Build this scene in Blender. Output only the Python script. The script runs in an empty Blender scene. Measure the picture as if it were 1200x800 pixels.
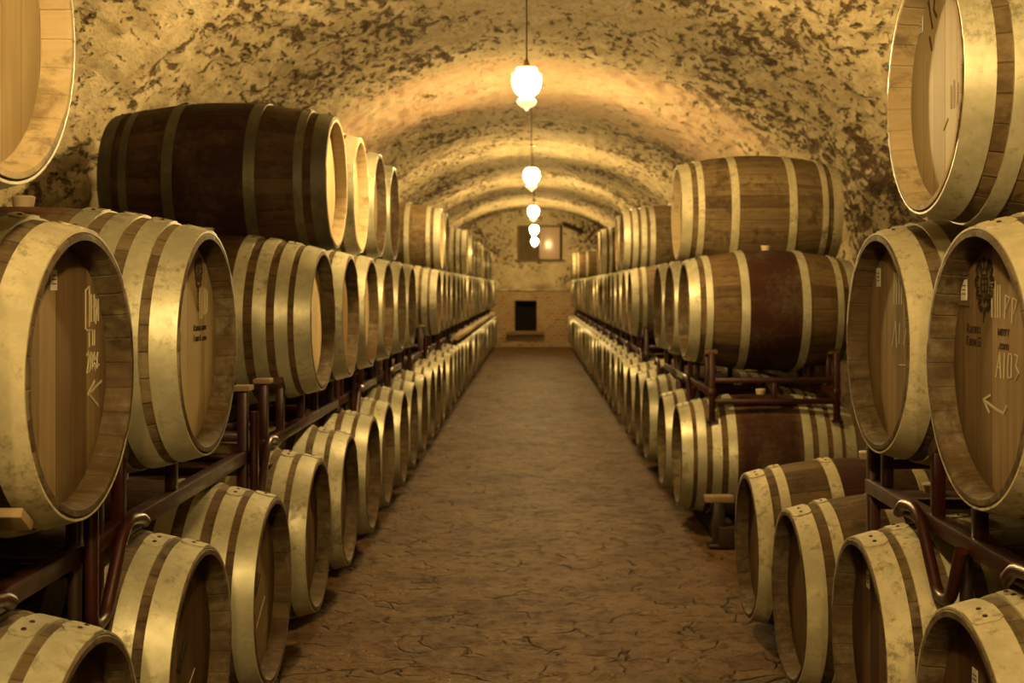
import bpy, bmesh, math, random
from mathutils import Vector, Matrix, noise
random.seed(7)
PI = math.pi
EYE = 1.37
SC = bpy.context.scene
COL = SC.collection

# ------------------------------------------------------------------ helpers
def tag(o, label=None, cat=None, group=None, kind=None):
    if label: o['label'] = label
    if cat: o['category'] = cat
    if group: o['group'] = group
    if kind: o['kind'] = kind
    return o

def empty(name, loc=(0, 0, 0), rz=0):
    o = bpy.data.objects.new(name, None)
    o.empty_display_size = 0.1
    o.location = loc
    o.rotation_euler = (0, 0, rz)
    COL.objects.link(o)
    return o

def finish(bm, name, mats, smooth=True, angle=0.6):
    me = bpy.data.meshes.new(name)
    bmesh.ops.recalc_face_normals(bm, faces=bm.faces)
    bm.to_mesh(me)
    bm.free()
    for m in (mats if isinstance(mats, (list, tuple)) else [mats]):
        me.materials.append(m)
    if smooth:
        me.shade_smooth()
        me.set_sharp_from_angle(angle=angle)
    return me

def obj(name, me, parent=None, loc=(0, 0, 0), rot=(0, 0, 0)):
    o = bpy.data.objects.new(name, me)
    COL.objects.link(o)
    o.location = loc
    o.rotation_euler = rot
    if parent: o.parent = parent
    return o

def add_box(bm, c, s, bevel=0.0, mat=0, rot=None):
    M = Matrix.Translation(c) @ (rot.to_4x4() if rot else Matrix.Identity(4)) @ Matrix.Diagonal((s[0], s[1], s[2], 1))
    r = bmesh.ops.create_cube(bm, size=1.0, matrix=M)
    vs = r['verts']
    fs = set(f for v in vs for f in v.link_faces)
    if bevel > 0:
        es = list(set(e for v in vs for e in v.link_edges))
        rb = bmesh.ops.bevel(bm, geom=es, offset=bevel, segments=2, affect='EDGES', profile=0.5)
        fs = set(f for v in rb['verts'] for f in v.link_faces)
    for f in fs: f.material_index = mat

def revolve(bm, prof, n, closed=False, mat=0, axis='X', r_func=None):
    """prof: list of (u, r) ; axis X"""
    rings = []
    for u, r in prof:
        ring = []
        for k in range(n):
            a = 2 * PI * k / n
            if axis == 'X': co = (u, r * math.sin(a), r * math.cos(a))
            else: co = (r * math.cos(a), r * math.sin(a), u)
            ring.append(bm.verts.new(co))
        rings.append(ring)
    m = len(rings)
    for i in range(m if closed else m - 1):
        A, B = rings[i], rings[(i + 1) % m]
        for k in range(n):
            f = bm.faces.new((A[k], A[(k + 1) % n], B[(k + 1) % n], B[k]))
            f.material_index = mat
    return rings

def cap(bm, ring, mat=0):
    f = bm.faces.new(ring); f.material_index = mat

def fillet(pts, rad, seg=5):
    pts = [Vector(p) for p in pts]
    out = [pts[0]]
    for i in range(1, len(pts) - 1):
        a, b, c = pts[i - 1], pts[i], pts[i + 1]
        r = min(rad, (a - b).length * .49, (c - b).length * .49)
        p0 = b + (a - b).normalized() * r
        p1 = b + (c - b).normalized() * r
        for k in range(seg + 1):
            t = k / seg
            out.append((1 - t) ** 2 * p0 + 2 * t * (1 - t) * b + t * t * p1)
    out.append(pts[-1])
    return out

def add_tube(bm, pts, r, n=10, mat=0):
    pts = [Vector(p) for p in pts]
    t = (pts[1] - pts[0]).normalized()
    up = Vector((0, 0, 1)) if abs(t.z) < .9 else Vector((1, 0, 0))
    nrm = t.cross(up).normalized()
    prev = None
    for i, p in enumerate(pts):
        if i == 0: d = (pts[1] - p)
        elif i == len(pts) - 1: d = (p - pts[i - 1])
        else: d = (pts[i + 1] - p).normalized() + (p - pts[i - 1]).normalized()
        d.normalize()
        nrm = (nrm - d * nrm.dot(d)).normalized()
        bi = d.cross(nrm)
        ring = [bm.verts.new(p + r * (math.cos(2 * PI * k / n) * nrm + math.sin(2 * PI * k / n) * bi)) for k in range(n)]
        if prev:
            for k in range(n):
                bm.faces.new((prev[k], prev[(k + 1) % n], ring[(k + 1) % n], ring[k])).material_index = mat
        else: cap(bm, ring, mat)
        prev = ring
    cap(bm, prev, mat)

# ------------------------------------------------------------------ node helper
class N:
    def __init__(s, name):
        s.m = bpy.data.materials.new(name); s.m.use_nodes = True
        s.t = s.m.node_tree; s.t.nodes.clear()
        s.out = s.n('ShaderNodeOutputMaterial')
    def n(s, ty, **kw):
        nd = s.t.nodes.new(ty)
        for k, v in kw.items(): setattr(nd, k, v)
        return nd
    def l(s, a, b): s.t.links.new(a, b)
    def put(s, sock, v):
        if hasattr(v, 'is_output') or isinstance(v, bpy.types.NodeSocket): s.l(v, sock)
        else: sock.default_value = v
    def math(s, op, a, b=0.0, c=None, clamp=False):
        nd = s.n('ShaderNodeMath', operation=op, use_clamp=clamp)
        s.put(nd.inputs[0], a); s.put(nd.inputs[1], b)
        if c is not None: s.put(nd.inputs[2], c)
        return nd.outputs[0]
    def mix(s, f, a, b, bt='MIX'):
        nd = s.n('ShaderNodeMix', data_type='RGBA', blend_type=bt)
        s.put(nd.inputs[0], f); s.put(nd.inputs[6], a); s.put(nd.inputs[7], b)
        return nd.outputs[2]
    def noise(s, vec, scale, detail=4, rough=.6, dist=0.0):
        nd = s.n('ShaderNodeTexNoise')
        s.l(vec, nd.inputs['Vector']); nd.inputs['Scale'].default_value = scale
        nd.inputs['Detail'].default_value = detail; nd.inputs['Roughness'].default_value = rough
        nd.inputs['Distortion'].default_value = dist
        return nd.outputs['Fac']
    def mapping(s, vec, scale=(1, 1, 1), loc=None):
        nd = s.n('ShaderNodeMapping'); s.l(vec, nd.inputs['Vector']); nd.inputs['Scale'].default_value = scale
        if loc is not None: s.put(nd.inputs['Location'], loc)
        return nd.outputs[0]
    def step(s, v, a, b):
        nd = s.n('ShaderNodeMapRange', interpolation_type='SMOOTHSTEP')
        s.put(nd.inputs[0], v); nd.inputs[1].default_value = a; nd.inputs[2].default_value = b
        return nd.outputs[0]
    def bsdf(s, col, rough=.7, metal=0.0, bump=None, bs=.3, bd=.01, spec=.1):
        b = s.n('ShaderNodeBsdfPrincipled')
        s.put(b.inputs['Base Color'], col); s.put(b.inputs['Roughness'], rough); s.put(b.inputs['Metallic'], metal)
        b.inputs['Specular IOR Level'].default_value = spec
        if bump is not None:
            bp = s.n('ShaderNodeBump'); s.l(bump, bp.inputs['Height'])
            bp.inputs['Strength'].default_value = bs; bp.inputs['Distance'].default_value = bd
            s.l(bp.outputs[0], b.inputs['Normal'])
        s.l(b.outputs[0], s.out.inputs['Surface'])
        return s.m
    def objco(s):
        return s.n('ShaderNodeTexCoord').outputs['Object']
    def rnd(s):
        return s.n('ShaderNodeObjectInfo').outputs['Random']

AK = .45      # scales every base colour down, cutting bounce light to deepen the shade
def c4(r, g, b): return (r * AK, g * AK, b * AK, 1)

def dim(c, f): return tuple(v * f for v in c)
def stave_mat(name, ca, cb, dust, stain=None, stain_w=.14, stain_off=0.0, joint=.6, wnw=.28):
    ca, cb, dust = dim(ca, .52), dim(cb, .66), dim(dust, .8)
    if stain: stain = dim(stain, .7)
    k = N(name); co = k.objco(); rnd = k.rnd()
    sp = k.n('ShaderNodeSeparateXYZ'); k.l(co, sp.inputs[0])
    x, y, z = sp.outputs
    ang = k.math('MULTIPLY', k.math('ARCTAN2', y, z), 30 / (2 * PI))
    ang = k.math('ADD', ang, 30.37)
    idx = k.math('FLOOR', ang); fr = k.math('SUBTRACT', ang, idx)
    wn = k.n('ShaderNodeTexWhiteNoise', noise_dimensions='2D')
    cv = k.n('ShaderNodeCombineXYZ'); k.l(idx, cv.inputs[0]); k.l(k.math('MULTIPLY', rnd, 91.0), cv.inputs[1])
    k.l(cv.outputs[0], wn.inputs['Vector'])
    off = k.n('ShaderNodeCombineXYZ'); k.l(k.math('MULTIPLY', rnd, 37.0), off.inputs[0])
    gv = k.n('ShaderNodeVectorMath', operation='ADD'); k.l(co, gv.inputs[0]); k.l(off.outputs[0], gv.inputs[1])
    gv = gv.outputs[0]
    grain = k.noise(k.mapping(gv, (3, 45, 45)), 1.0, 5, .65)
    blot = k.noise(gv, 4.5, 5, .65)
    fine = k.noise(gv, 38, 4, .7)
    t = k.math('ADD', k.math('MULTIPLY', wn.outputs[0], wnw), k.math('MULTIPLY', grain, .85))
    col = k.mix(k.step(t, .25, .9), c4(*ca), c4(*cb))
    if stain:
        d = k.math('ABSOLUTE', k.math('SUBTRACT', x, stain_off))
        dd = k.math('ADD', d, k.math('MULTIPLY', k.math('SUBTRACT', blot, .5), .12))
        mk = k.math('SUBTRACT', 1.0, k.step(dd, stain_w - .04, stain_w + .07))
        col = k.mix(k.math('MULTIPLY', mk, .92), col, c4(*stain))
    dm = k.step(k.math('ADD', blot, k.math('MULTIPLY', fine, .35)), .62, .95)
    col = k.mix(k.math('MULTIPLY', dm, .55), col, c4(*dust))
    dk = k.step(k.noise(gv, 9, 6, .72, .5), .5, .68)
    col = k.mix(k.math('MULTIPLY', dk, .7), col, c4(ca[0] * .35, ca[1] * .33, ca[2] * .3))
    e = k.math('MINIMUM', fr, k.math('SUBTRACT', 1.0, fr))
    gr = k.math('SUBTRACT', 1.0, k.step(e, .0, .05))
    col = k.mix(k.math('MULTIPLY', gr, joint), col, c4(.035, .02, .01))
    h = k.math('SUBTRACT', k.math('MULTIPLY', grain, .4), gr)
    return k.bsdf(col, .72, 0, h, .5, .004)

def head_mat(name, ca, cb, cd):
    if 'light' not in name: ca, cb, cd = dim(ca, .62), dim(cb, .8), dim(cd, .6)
    k = N(name); co = k.objco(); rnd = k.rnd()
    sp = k.n('ShaderNodeSeparateXYZ'); k.l(co, sp.inputs[0]); x, y, z = sp.outputs
    yy = k.math('ADD', k.math('MULTIPLY', y, 12.5), k.math('ADD', k.math('MULTIPLY', rnd, .8), 20.0))
    idx = k.math('FLOOR', yy); fr = k.math('SUBTRACT', yy, idx)
    wn = k.n('ShaderNodeTexWhiteNoise', noise_dimensions='2D')
    cv = k.n('ShaderNodeCombineXYZ'); k.l(idx, cv.inputs[0]); k.l(k.math('MULTIPLY', rnd, 57.0), cv.inputs[1])
    k.l(cv.outputs[0], wn.inputs['Vector'])
    off = k.n('ShaderNodeCombineXYZ'); k.l(k.math('MULTIPLY', rnd, 23.0), off.inputs[2])
    gv = k.n('ShaderNodeVectorMath', operation='ADD'); k.l(co, gv.inputs[0]); k.l(off.outputs[0], gv.inputs[1]); gv = gv.outputs[0]
    grain = k.noise(k.mapping(gv, (30, 60, 3)), 1.0, 5, .65)
    blot = k.noise(k.mapping(gv, (5, 9, 3)), 1.0, 5, .6)
    t = k.math('ADD', k.math('MULTIPLY', wn.outputs[0], .4), k.math('MULTIPLY', grain, .65))
    col = k.mix(k.step(t, .2, .9), c4(*ca), c4(*cb))
    col = k.mix(k.math('MULTIPLY', k.step(blot, .5, .75), .6), col, c4(*cd))
    e = k.math('MINIMUM', fr, k.math('SUBTRACT', 1.0, fr))
    gr = k.math('SUBTRACT', 1.0, k.step(e, .0, .025))
    col = k.mix(k.math('MULTIPLY', gr, .5), col, c4(.05, .03, .015))
    h = k.math('SUBTRACT', k.math('MULTIPLY', grain, .3), gr)
    return k.bsdf(col, .6, 0, h, .35, .003)

def hoop_mat(name, ca, cb, cd, metal=.35, rough=.36, amount=.5):
    k = N(name); co = k.objco(); rnd = k.rnd()
    off = k.n('ShaderNodeCombineXYZ'); k.l(k.math('MULTIPLY', rnd, 31.0), off.inputs[1])
    gv = k.n('ShaderNodeVectorMath', operation='ADD'); k.l(co, gv.inputs[0]); k.l(off.outputs[0], gv.inputs[1]); gv = gv.outputs[0]
    a = k.noise(gv, 5, 6, .7); b = k.noise(gv, 34, 5, .75)
    col = k.mix(k.step(a, .35, .65), c4(*ca), c4(*cb))
    dm = k.step(k.math('ADD', k.math('MULTIPLY', a, .6), k.math('MULTIPLY', b, .6)), .6, .78)
    col = k.mix(k.math('MULTIPLY', dm, amount), col, c4(*cd))
    rr = k.math('ADD', rough - .08, k.math('MULTIPLY', b, .3))
    return k.bsdf(col, rr, metal, b, .15, .002, .3)

M = {}
# oak bodies
M['pale'] = stave_mat('oak_staves_pale', (.22, .14, .065), (.46, .34, .18), (.50, .43, .27), (.26, .09, .05), .10)
M['plain'] = stave_mat('oak_staves_brown', (.15, .09, .042), (.34, .235, .12), (.44, .38, .23))
M['wine'] = stave_mat('oak_staves_wine_stained', (.15, .08, .035), (.32, .20, .09), (.22, .17, .09), (.06, .013, .007), .15)
M['dark'] = stave_mat('oak_staves_dark', (.06, .024, .012), (.14, .07, .033), (.17, .12, .055), (.035, .007, .004), .17, .02)
M['gold'] = stave_mat('oak_staves_golden', (.19, .11, .05), (.38, .26, .125), (.50, .38, .19))
M['chime_pale'] = stave_mat('pale_chime', (1.0, .74, .40), (1.15, .88, .50), (.95, .76, .46), joint=.12, wnw=.05)
M['chime_brown'] = stave_mat('brown_chime', (.14, .08, .035), (.34, .23, .11), (.50, .42, .25), joint=.15, wnw=.06)
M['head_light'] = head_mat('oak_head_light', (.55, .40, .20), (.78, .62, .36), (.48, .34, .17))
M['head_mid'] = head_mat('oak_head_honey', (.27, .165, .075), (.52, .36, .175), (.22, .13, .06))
M['head_brown'] = head_mat('oak_head_brown', (.13, .065, .03), (.29, .17, .08), (.09, .04, .02))  # floor-tier heads: brown oak, darkened further to paint in their shade
M['hoop'] = hoop_mat('galvanised_hoop', (.52, .49, .33), (.80, .74, .52), (.20, .18, .09), amount=.75)
M['hoop_dusty'] = hoop_mat('dusty_hoop', (.50, .44, .27), (.80, .70, .44), (.20, .16, .08), .08, .6, .85)
M['hoop_dark'] = hoop_mat('tarnished_hoop', (.06, .05, .025), (.11, .09, .045), (.22, .20, .08), .2, .5, .5)
k = N('rivet_metal'); M['rivet'] = k.bsdf(c4(.10, .06, .03), .5, .5)
k = N('bung_wood'); M['bung'] = k.bsdf(c4(.66, .52, .33), .7)
k = N('chalk'); M['chalk'] = k.bsdf(c4(.62, .55, .38), .9)
k = N('stamp_ink'); M['ink'] = k.bsdf(c4(.045, .03, .02), .8)
k = N('faded_stamp_ink'); M['ink2'] = k.bsdf(c4(.12, .075, .04), .8)
k = N('paper_label'); M['paper'] = k.bsdf(c4(.85, .80, .66), .8)
# painted rack steel
k = N('red_painted_steel'); co = k.objco()
n1 = k.noise(co, 14, 5, .7); n2 = k.noise(co, 3, 3, .6)
col = k.mix(k.step(n1, .5, .7), c4(.050, .009, .006), c4(.016, .007, .005))
col = k.mix(k.math('MULTIPLY', k.step(n2, .5, .7), .5), col, c4(.07, .02, .01))
M['rack'] = k.bsdf(col, k.math('ADD', .2, k.math('MULTIPLY', n1, .35)), .2, n1, .15, .003, .35)
k = N('black_painted_steel'); co = k.objco(); n1 = k.noise(co, 14, 5, .7)
M['rack_black'] = k.bsdf(k.mix(n1, c4(.02, .014, .01), c4(.06, .03, .018)), .4, .2, n1, .15, .003, .35)
# timber
def timber(name, ca, cb):
    k = N(name); co = k.objco()
    g = k.noise(k.mapping(co, (8, 2.0, 40)), 1.0, 5, .6); b = k.noise(co, 5, 4, .6)
    col = k.mix(g, c4(*ca), c4(*cb)); col = k.mix(k.math('MULTIPLY', k.step(b, .5, .7), .4), col, c4(ca[0] * .5, ca[1] * .5, ca[2] * .5))
    return k.bsdf(col, .75, 0, g, .3, .004)
M['block'] = timber('pale_timber', (.30, .19, .09), (.52, .38, .21))
M['block_dark'] = timber('brown_timber', (.08, .045, .02), (.18, .10, .05))
M['beam'] = timber('dark_timber', (.03, .018, .01), (.08, .05, .025))
M['beam_pale'] = timber('weathered_timber', (.45, .34, .18), (.66, .52, .3))

# ------------------------------------------------------------------ vault material
def stone_mat(name, brick=True, DK=.515):
    k = N(name); co = k.objco()
    sp = k.n('ShaderNodeSeparateXYZ'); k.l(co, sp.inputs[0]); x, y, z = sp.outputs
    warp = k.n('ShaderNodeTexNoise'); k.l(co, warp.inputs['Vector']); warp.inputs['Scale'].default_value = 5; warp.inputs['Detail'].default_value = 3
    wv = k.n('ShaderNodeVectorMath', operation='MULTIPLY_ADD')
    k.l(warp.outputs['Color'], wv.inputs[0]); wv.inputs[1].default_value = (.07, .07, .07); k.l(co, wv.inputs[2]); wv = k.mapping(wv.outputs[0], (1, .42, 1))
    a = k.noise(wv, 14.5, 4, .62); big = k.noise(co, 1.15, 3, .55); b = k.noise(wv, 34, 4, .7); lo = k.noise(co, 3.0, 4, .6)
    # smooth plaster bands across the vault, also painting in the lamps' pools of light
    ph = k.math('ADD', y, k.math('MULTIPLY', lo, .7))
    band = k.math('SINE', k.math('MULTIPLY', ph, 2 * PI / 5.1))
    band = k.step(band, .0, .8)
    v = k.math('ADD', a, k.math('MULTIPLY', k.math('SUBTRACT', big, .5), .62))
    v = k.math('ADD', v, k.math('MULTIPLY', k.math('SUBTRACT', b, .5), .45))
    v = k.math('SUBTRACT', v, k.math('MULTIPLY', band, .07))
    side = k.math('MULTIPLY', k.step(k.math('ABSOLUTE', x), .9, 1.9), .0)
    v = k.math('ADD', v, side)
    v = k.math('SUBTRACT', v, k.math('MULTIPLY', k.math('SUBTRACT', 1.0, k.step(k.math('ABSOLUTE', x), .25, 1.1)), .07))
    dark = k.step(v, DK - .03, DK + .11)
    low = k.math('SUBTRACT', 1.0, k.step(k.math('ADD', z, k.math('MULTIPLY', lo, .5)), 1.35, 1.75))  # lower walls coloured darker to cut bounce and deepen shade behind the barrels
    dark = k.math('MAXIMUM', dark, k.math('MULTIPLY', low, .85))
    plaster = k.mix(k.step(lo, .3, .7), c4(.66, .53, .31), c4(.92, .77, .49))
    plaster = k.mix(k.math('MULTIPLY', k.step(b, .42, .66), .5), plaster, c4(.46, .34, .18))
    if brick:
        bm1 = k.math('MULTIPLY', k.step(y, 9.6, 10.2), k.math('SUBTRACT', 1.0, k.step(y, 12.4, 13.4)))
        br = k.n('ShaderNodeTexBrick'); k.l(k.mapping(co, (1, 1, 1)), br.inputs['Vector'])
        br.inputs['Scale'].default_value = 4.0
        br.inputs['Color1'].default_value = c4(.78, .44, .28); br.inputs['Color2'].default_value = c4(.90, .58, .38)
        br.inputs['Mortar'].default_value = c4(.74, .6, .38); br.inputs['Mortar Size'].default_value = .05
        up = k.step(z, 2.2, 2.75)
        m1 = k.math('MULTIPLY', k.math('MULTIPLY', bm1, up), k.step(k.noise(co, 2.4, 3, .5), .35, .5))
        plaster = k.mix(k.math('MULTIPLY', m1, .9), plaster, br.outputs['Color'])
        dark = k.math('MULTIPLY', dark, k.math('SUBTRACT', 1.0, k.math('MULTIPLY', m1, .7)))
    stone = k.mix(k.step(b, .4, .65), c4(.09, .055, .028), c4(.26, .17, .085))  # dark stones, with the shade of the pits painted into the same colour
    col = k.mix(dark, plaster, stone)
    h = k.math('SUBTRACT', k.math('MULTIPLY', b, .5), k.math('MULTIPLY', dark, 1.2))
    return k.bsdf(col, .9, 0, h, .8, .035, .03)
M['vault'] = stone_mat('rough_lime_and_stone')
M['endwall'] = stone_mat('end_wall_stone', False, .54)

k = N('floor_slabs'); co = k.objco()
warp = k.n('ShaderNodeTexNoise'); k.l(co, warp.inputs['Vector']); warp.inputs['Scale'].default_value = 4.5; warp.inputs['Detail'].default_value = 4
wv = k.n('ShaderNodeVectorMath', operation='MULTIPLY_ADD')
k.l(warp.outputs['Color'], wv.inputs[0]); wv.inputs[1].default_value = (.22, .22, 0); k.l(co, wv.inputs[2]); wv = wv.outputs[0]
def flat(v):
    return k.mapping(v, (1, 1, 0))
vo = k.n('ShaderNodeTexVoronoi', feature='DISTANCE_TO_EDGE'); k.l(flat(wv), vo.inputs['Vector']); vo.inputs['Scale'].default_value = 6.5
vc = k.n('ShaderNodeTexVoronoi', feature='F1'); k.l(flat(wv), vc.inputs['Vector']); vc.inputs['Scale'].default_value = 6.5
crack = k.math('SUBTRACT', 1.0, k.step(vo.outputs['Distance'], .0, .06))
cm = k.step(k.noise(co, 5.2, 4, .65), .46, .64)
crack = k.math('MULTIPLY', crack, cm)
cs = k.n('ShaderNodeSeparateColor'); k.l(vc.outputs['Color'], cs.inputs[0])
n1 = k.noise(co, 2.2, 6, .65); n2 = k.noise(co, 13, 6, .75); n3 = k.noise(co, 50, 4, .7)
col = k.mix(k.step(n1, .3, .7), c4(.095, .045, .018), c4(.21, .12, .054))
col = k.mix(k.math('MULTIPLY', cs.outputs[0], .35), col, c4(.30, .19, .09))
col = k.mix(k.math('MULTIPLY', k.step(n2, .48, .66), .7), col, c4(.04, .018, .008))
pale = k.math('MULTIPLY', k.step(n3, .58, .68), k.step(n1, .45, .65))
col = k.mix(k.math('MULTIPLY', pale, .7), col, c4(.62, .46, .26))
col = k.mix(k.math('MULTIPLY', crack, .75), col, c4(.06, .035, .018))
h = k.math('SUBTRACT', k.math('ADD', k.math('MULTIPLY', n2, .8), k.math('MULTIPLY', cs.outputs[1], .35)), k.math('MULTIPLY', crack, .9))
M['floor'] = k.bsdf(col, k.math('ADD', .45, k.math('MULTIPLY', n2, .4)), 0, h, .9, .03, .06)

# ------------------------------------------------------------------ barrel meshes
RB, RH, HL, CH = .345, .279, .475, .052       # bilge radius, head radius, half length, head recess
def rad(u): return RB - (RB - RH) * (abs(u) / HL) ** 2.1

def body_mesh(name, mat, seg=90, nu=20):
    bm = bmesh.new()
    prof = [(-HL + 2 * HL * i / nu, rad(-HL + 2 * HL * i / nu)) for i in range(nu + 1)]
    prof[0] = (-HL + .004, RH); prof[-1] = (HL - .004, RH)
    outer = prof
    right = [(HL, RH - .005), (HL, RH - .016), (HL - .008, RH - .021), (HL - CH - .03, RH - .028)]
    left = [(-HL + CH + .03, RH - .028), (-HL + .008, RH - .021), (-HL, RH - .016), (-HL, RH - .005)]
    rings = revolve(bm, outer + right + left, seg, closed=True)
    for f in bm.faces:
        rr = sum(math.hypot(v.co.y, v.co.z) for v in f.verts) / 4
        if rr < RH - .008: f.material_index = 1
    # individual staves: each third pair of vertices dips slightly into a joint
    for ring in rings[:len(outer)]:
        for kx, v in enumerate(ring):
            if kx % 3 == 0:
                d = Vector((0, v.co.y, v.co.z)).normalized(); v.co -= d * .0016
    for ring in rings:
        for kx, v in enumerate(ring):
            jig = (((kx // 3) * 7919) % 13 - 6) / 6 * .0012
            if abs(v.co.x) > HL - .001: v.co.x += jig
    return finish(bm, name, [M[mat], M['chime_pale' if mat in ('gold', 'dark') else 'chime_brown']], angle=.7)

def hoop_mesh(name, u0, w, mats, seg=72, phi=0.0, lap=True, th=.0028):
    bm = bmesh.new()
    def R(u): return rad(max(-HL, min(HL, u))) + .0012
    us = [u0 - w / 2, u0 - w / 4, u0, u0 + w / 4, u0 + w / 2]
    prof = [(u, R(u) + th) for u in us] + [(us[-1], R(us[-1]) - .002), (us[0], R(us[0]) - .002)]
    revolve(bm, prof, seg, closed=True)
    if lap:
        # riveted overlap strap with a tapered tongue end
        n = 8; a0, a1 = phi - .15, phi + .11
        grid = []
        for i in range(n + 1):
            a = a0 + (a1 - a0) * i / n
            ww = w * .5 * (1.0 if 0 < i < n else .62)
            if i == n: a += .012
            row = []
            for j in range(5):
                u = u0 + ww * (-1 + j / 2)
                r = R(u) + th + .0032
                row.append(bm.verts.new((u, r * math.sin(a), r * math.cos(a))))
            grid.append(row)
        for i in range(n):
            for j in range(4):
                bm.faces.new((grid[i][j], grid[i][j + 1], grid[i + 1][j + 1], grid[i + 1][j]))
        # skirt
        edge = [r[0] for r in grid] + grid[-1][1:] + [r[-1] for r in grid[::-1]][1:] + grid[0][::-1][1:-1]
        low = []
        for v in edge:
            d = Vector((0, v.co.y, v.co.z)).normalized()
            low.append(bm.verts.new(v.co - d * .0045))
        for i in range(len(edge)):
            bm.faces.new((edge[i], edge[(i + 1) % len(edge)], low[(i + 1) % len(edge)], low[i]))
        for a in (phi - .075, phi + .045):
            rr = R(u0) + th + .003
            c = Vector((u0, rr * math.sin(a), rr * math.cos(a)))
            d = Vector((0, math.sin(a), math.cos(a)))
            q = Vector((0, 0, 1)).rotation_difference(d).to_matrix().to_4x4()
            r_ = bmesh.ops.create_uvsphere(bm, u_segments=8, v_segments=5, radius=.0062,
                                           matrix=Matrix.Translation(c) @ q @ Matrix.Diagonal((1, 1, .5, 1)))
            for f in set(f for v in r_['verts'] for f in v.link_faces): f.material_index = 1
    return finish(bm, name, mats, angle=.5)

def head_mesh(name, mat, sgn):
    bm = bmesh.new()
    R = RH - .0235
    x0 = sgn * (HL - CH); x1 = sgn * (HL - CH - .02)
    n = 72
    prof = [(x0 - sgn * .004, R + .004), (x0, R - .006), (x0, R * .66), (x0, R * .33)]
    rings = revolve(bm, prof, n)
    c = bm.verts.new((x0, 0, 0))
    for kx in range(n): bm.faces.new((rings[-1][kx], rings[-1][(kx + 1) % n], c))
    r2 = revolve(bm, [(x1, R + .004)], n)
    for kx in range(n): bm.faces.new((rings[0][kx], rings[0][(kx + 1) % n], r2[0][(kx + 1) % n], r2[0][kx]))
    bm.faces.new(r2[0])
    return finish(bm, name, M[mat], angle=.5)

def bung_mesh():
    bm = bmesh.new()
    r = revolve(bm, [(-.012, .022), (.004, .025), (.024, .029), (.028, .026), (.028, .0)], 20, axis='Z')
    return finish(bm, 'bung', M['bung'], angle=.5)

BODY = {k_: body_mesh('staves_' + k_, k_) for k_ in ('pale', 'plain', 'wine', 'dark', 'gold')}
HEAD = {(k_, s): head_mesh('head', k_, s) for k_ in ('head_light', 'head_mid', 'head_brown') for s in (-1, 1)}
BUNG = bung_mesh()
HOOPS = {}
def hoops(kind, hm):
    key = (kind, hm)
    if key in HOOPS: return HOOPS[key]
    if kind == 'eight': spec = [(.443, .060), (.366, .048), (.286, .050), (.203, .048)]
    else: spec = [(.443, .060), (.362, .036), (.168, .046)]
    res = []
    i = 0
    for s in (-1, 1):
        for u, w in spec:
            res.append(hoop_mesh('hoop_%s' % kind, s * u, w, [M[hm], M['rivet']], phi=(-.12, .1, -.02, .16)[i % 4]))
            i += 1
    HOOPS[key] = res
    return res

def far_mesh(body, head, hm, kind):
    """one-piece barrel for the far end of the rows"""
    bm = bmesh.new(); seg = 40
    spec = [(.443, .060), (.366, .048), (.286, .050), (.203, .048)] if kind == 'eight' else [(.443, .060), (.362, .036), (.168, .046)]
    prof = [(-HL + 2 * HL * i / 12, rad(-HL + 2 * HL * i / 12)) for i in range(13)]
    tail = [(HL, RH - .016), (HL - CH, RH - .024)]
    rings = revolve(bm, [(-HL + CH, RH - .024), (-HL, RH - .016)] + prof + tail, seg)
    cap(bm, rings[0], 1); cap(bm, rings[-1], 1)
    for s in (-1, 1):
        for u, w in spec:
            u0 = s * u
            a, b = u0 - w / 2, u0 + w / 2
            revolve(bm, [(a, rad(a)), (a, rad(a) + .004), (u0, rad(u0) + .004), (b, rad(min(HL, b)) + .004), (b, rad(min(HL, b)))], seg, mat=2)
    # bung
    n0 = len(bm.verts)
    rr = bmesh.ops.create_cone(bm, cap_ends=True, segments=12, radius1=.024, radius2=.028, depth=.04, matrix=Matrix.Translation((0, 0, RB + .008)))
    for f in set(f for v in rr['verts'] for f in v.link_faces): f.material_index = 3
    bm.normal_update()
    me = finish(bm, 'far_barrel', [M[body], M[head], M[hm], M['bung']], angle=.7)
    return me
FARM = {}

PROTO = {}
def barrel_proto(body, head, hm, kind):
    key = (body, head, hm, kind)
    if key in PROTO: return PROTO[key], False
    root = empty('wine_barrel')
    up = (0, 0, RB)
    obj('stave_body', BODY[body], root, up)
    obj('head', HEAD[(head, -1)], root, up)
    obj('head', HEAD[(head, 1)], root, up)
    for me in hoops(kind, hm): obj('hoop', me, root, up)
    obj('bung', BUNG, root, (0, 0, 2 * RB))
    PROTO[key] = root
    return root, True

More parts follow.
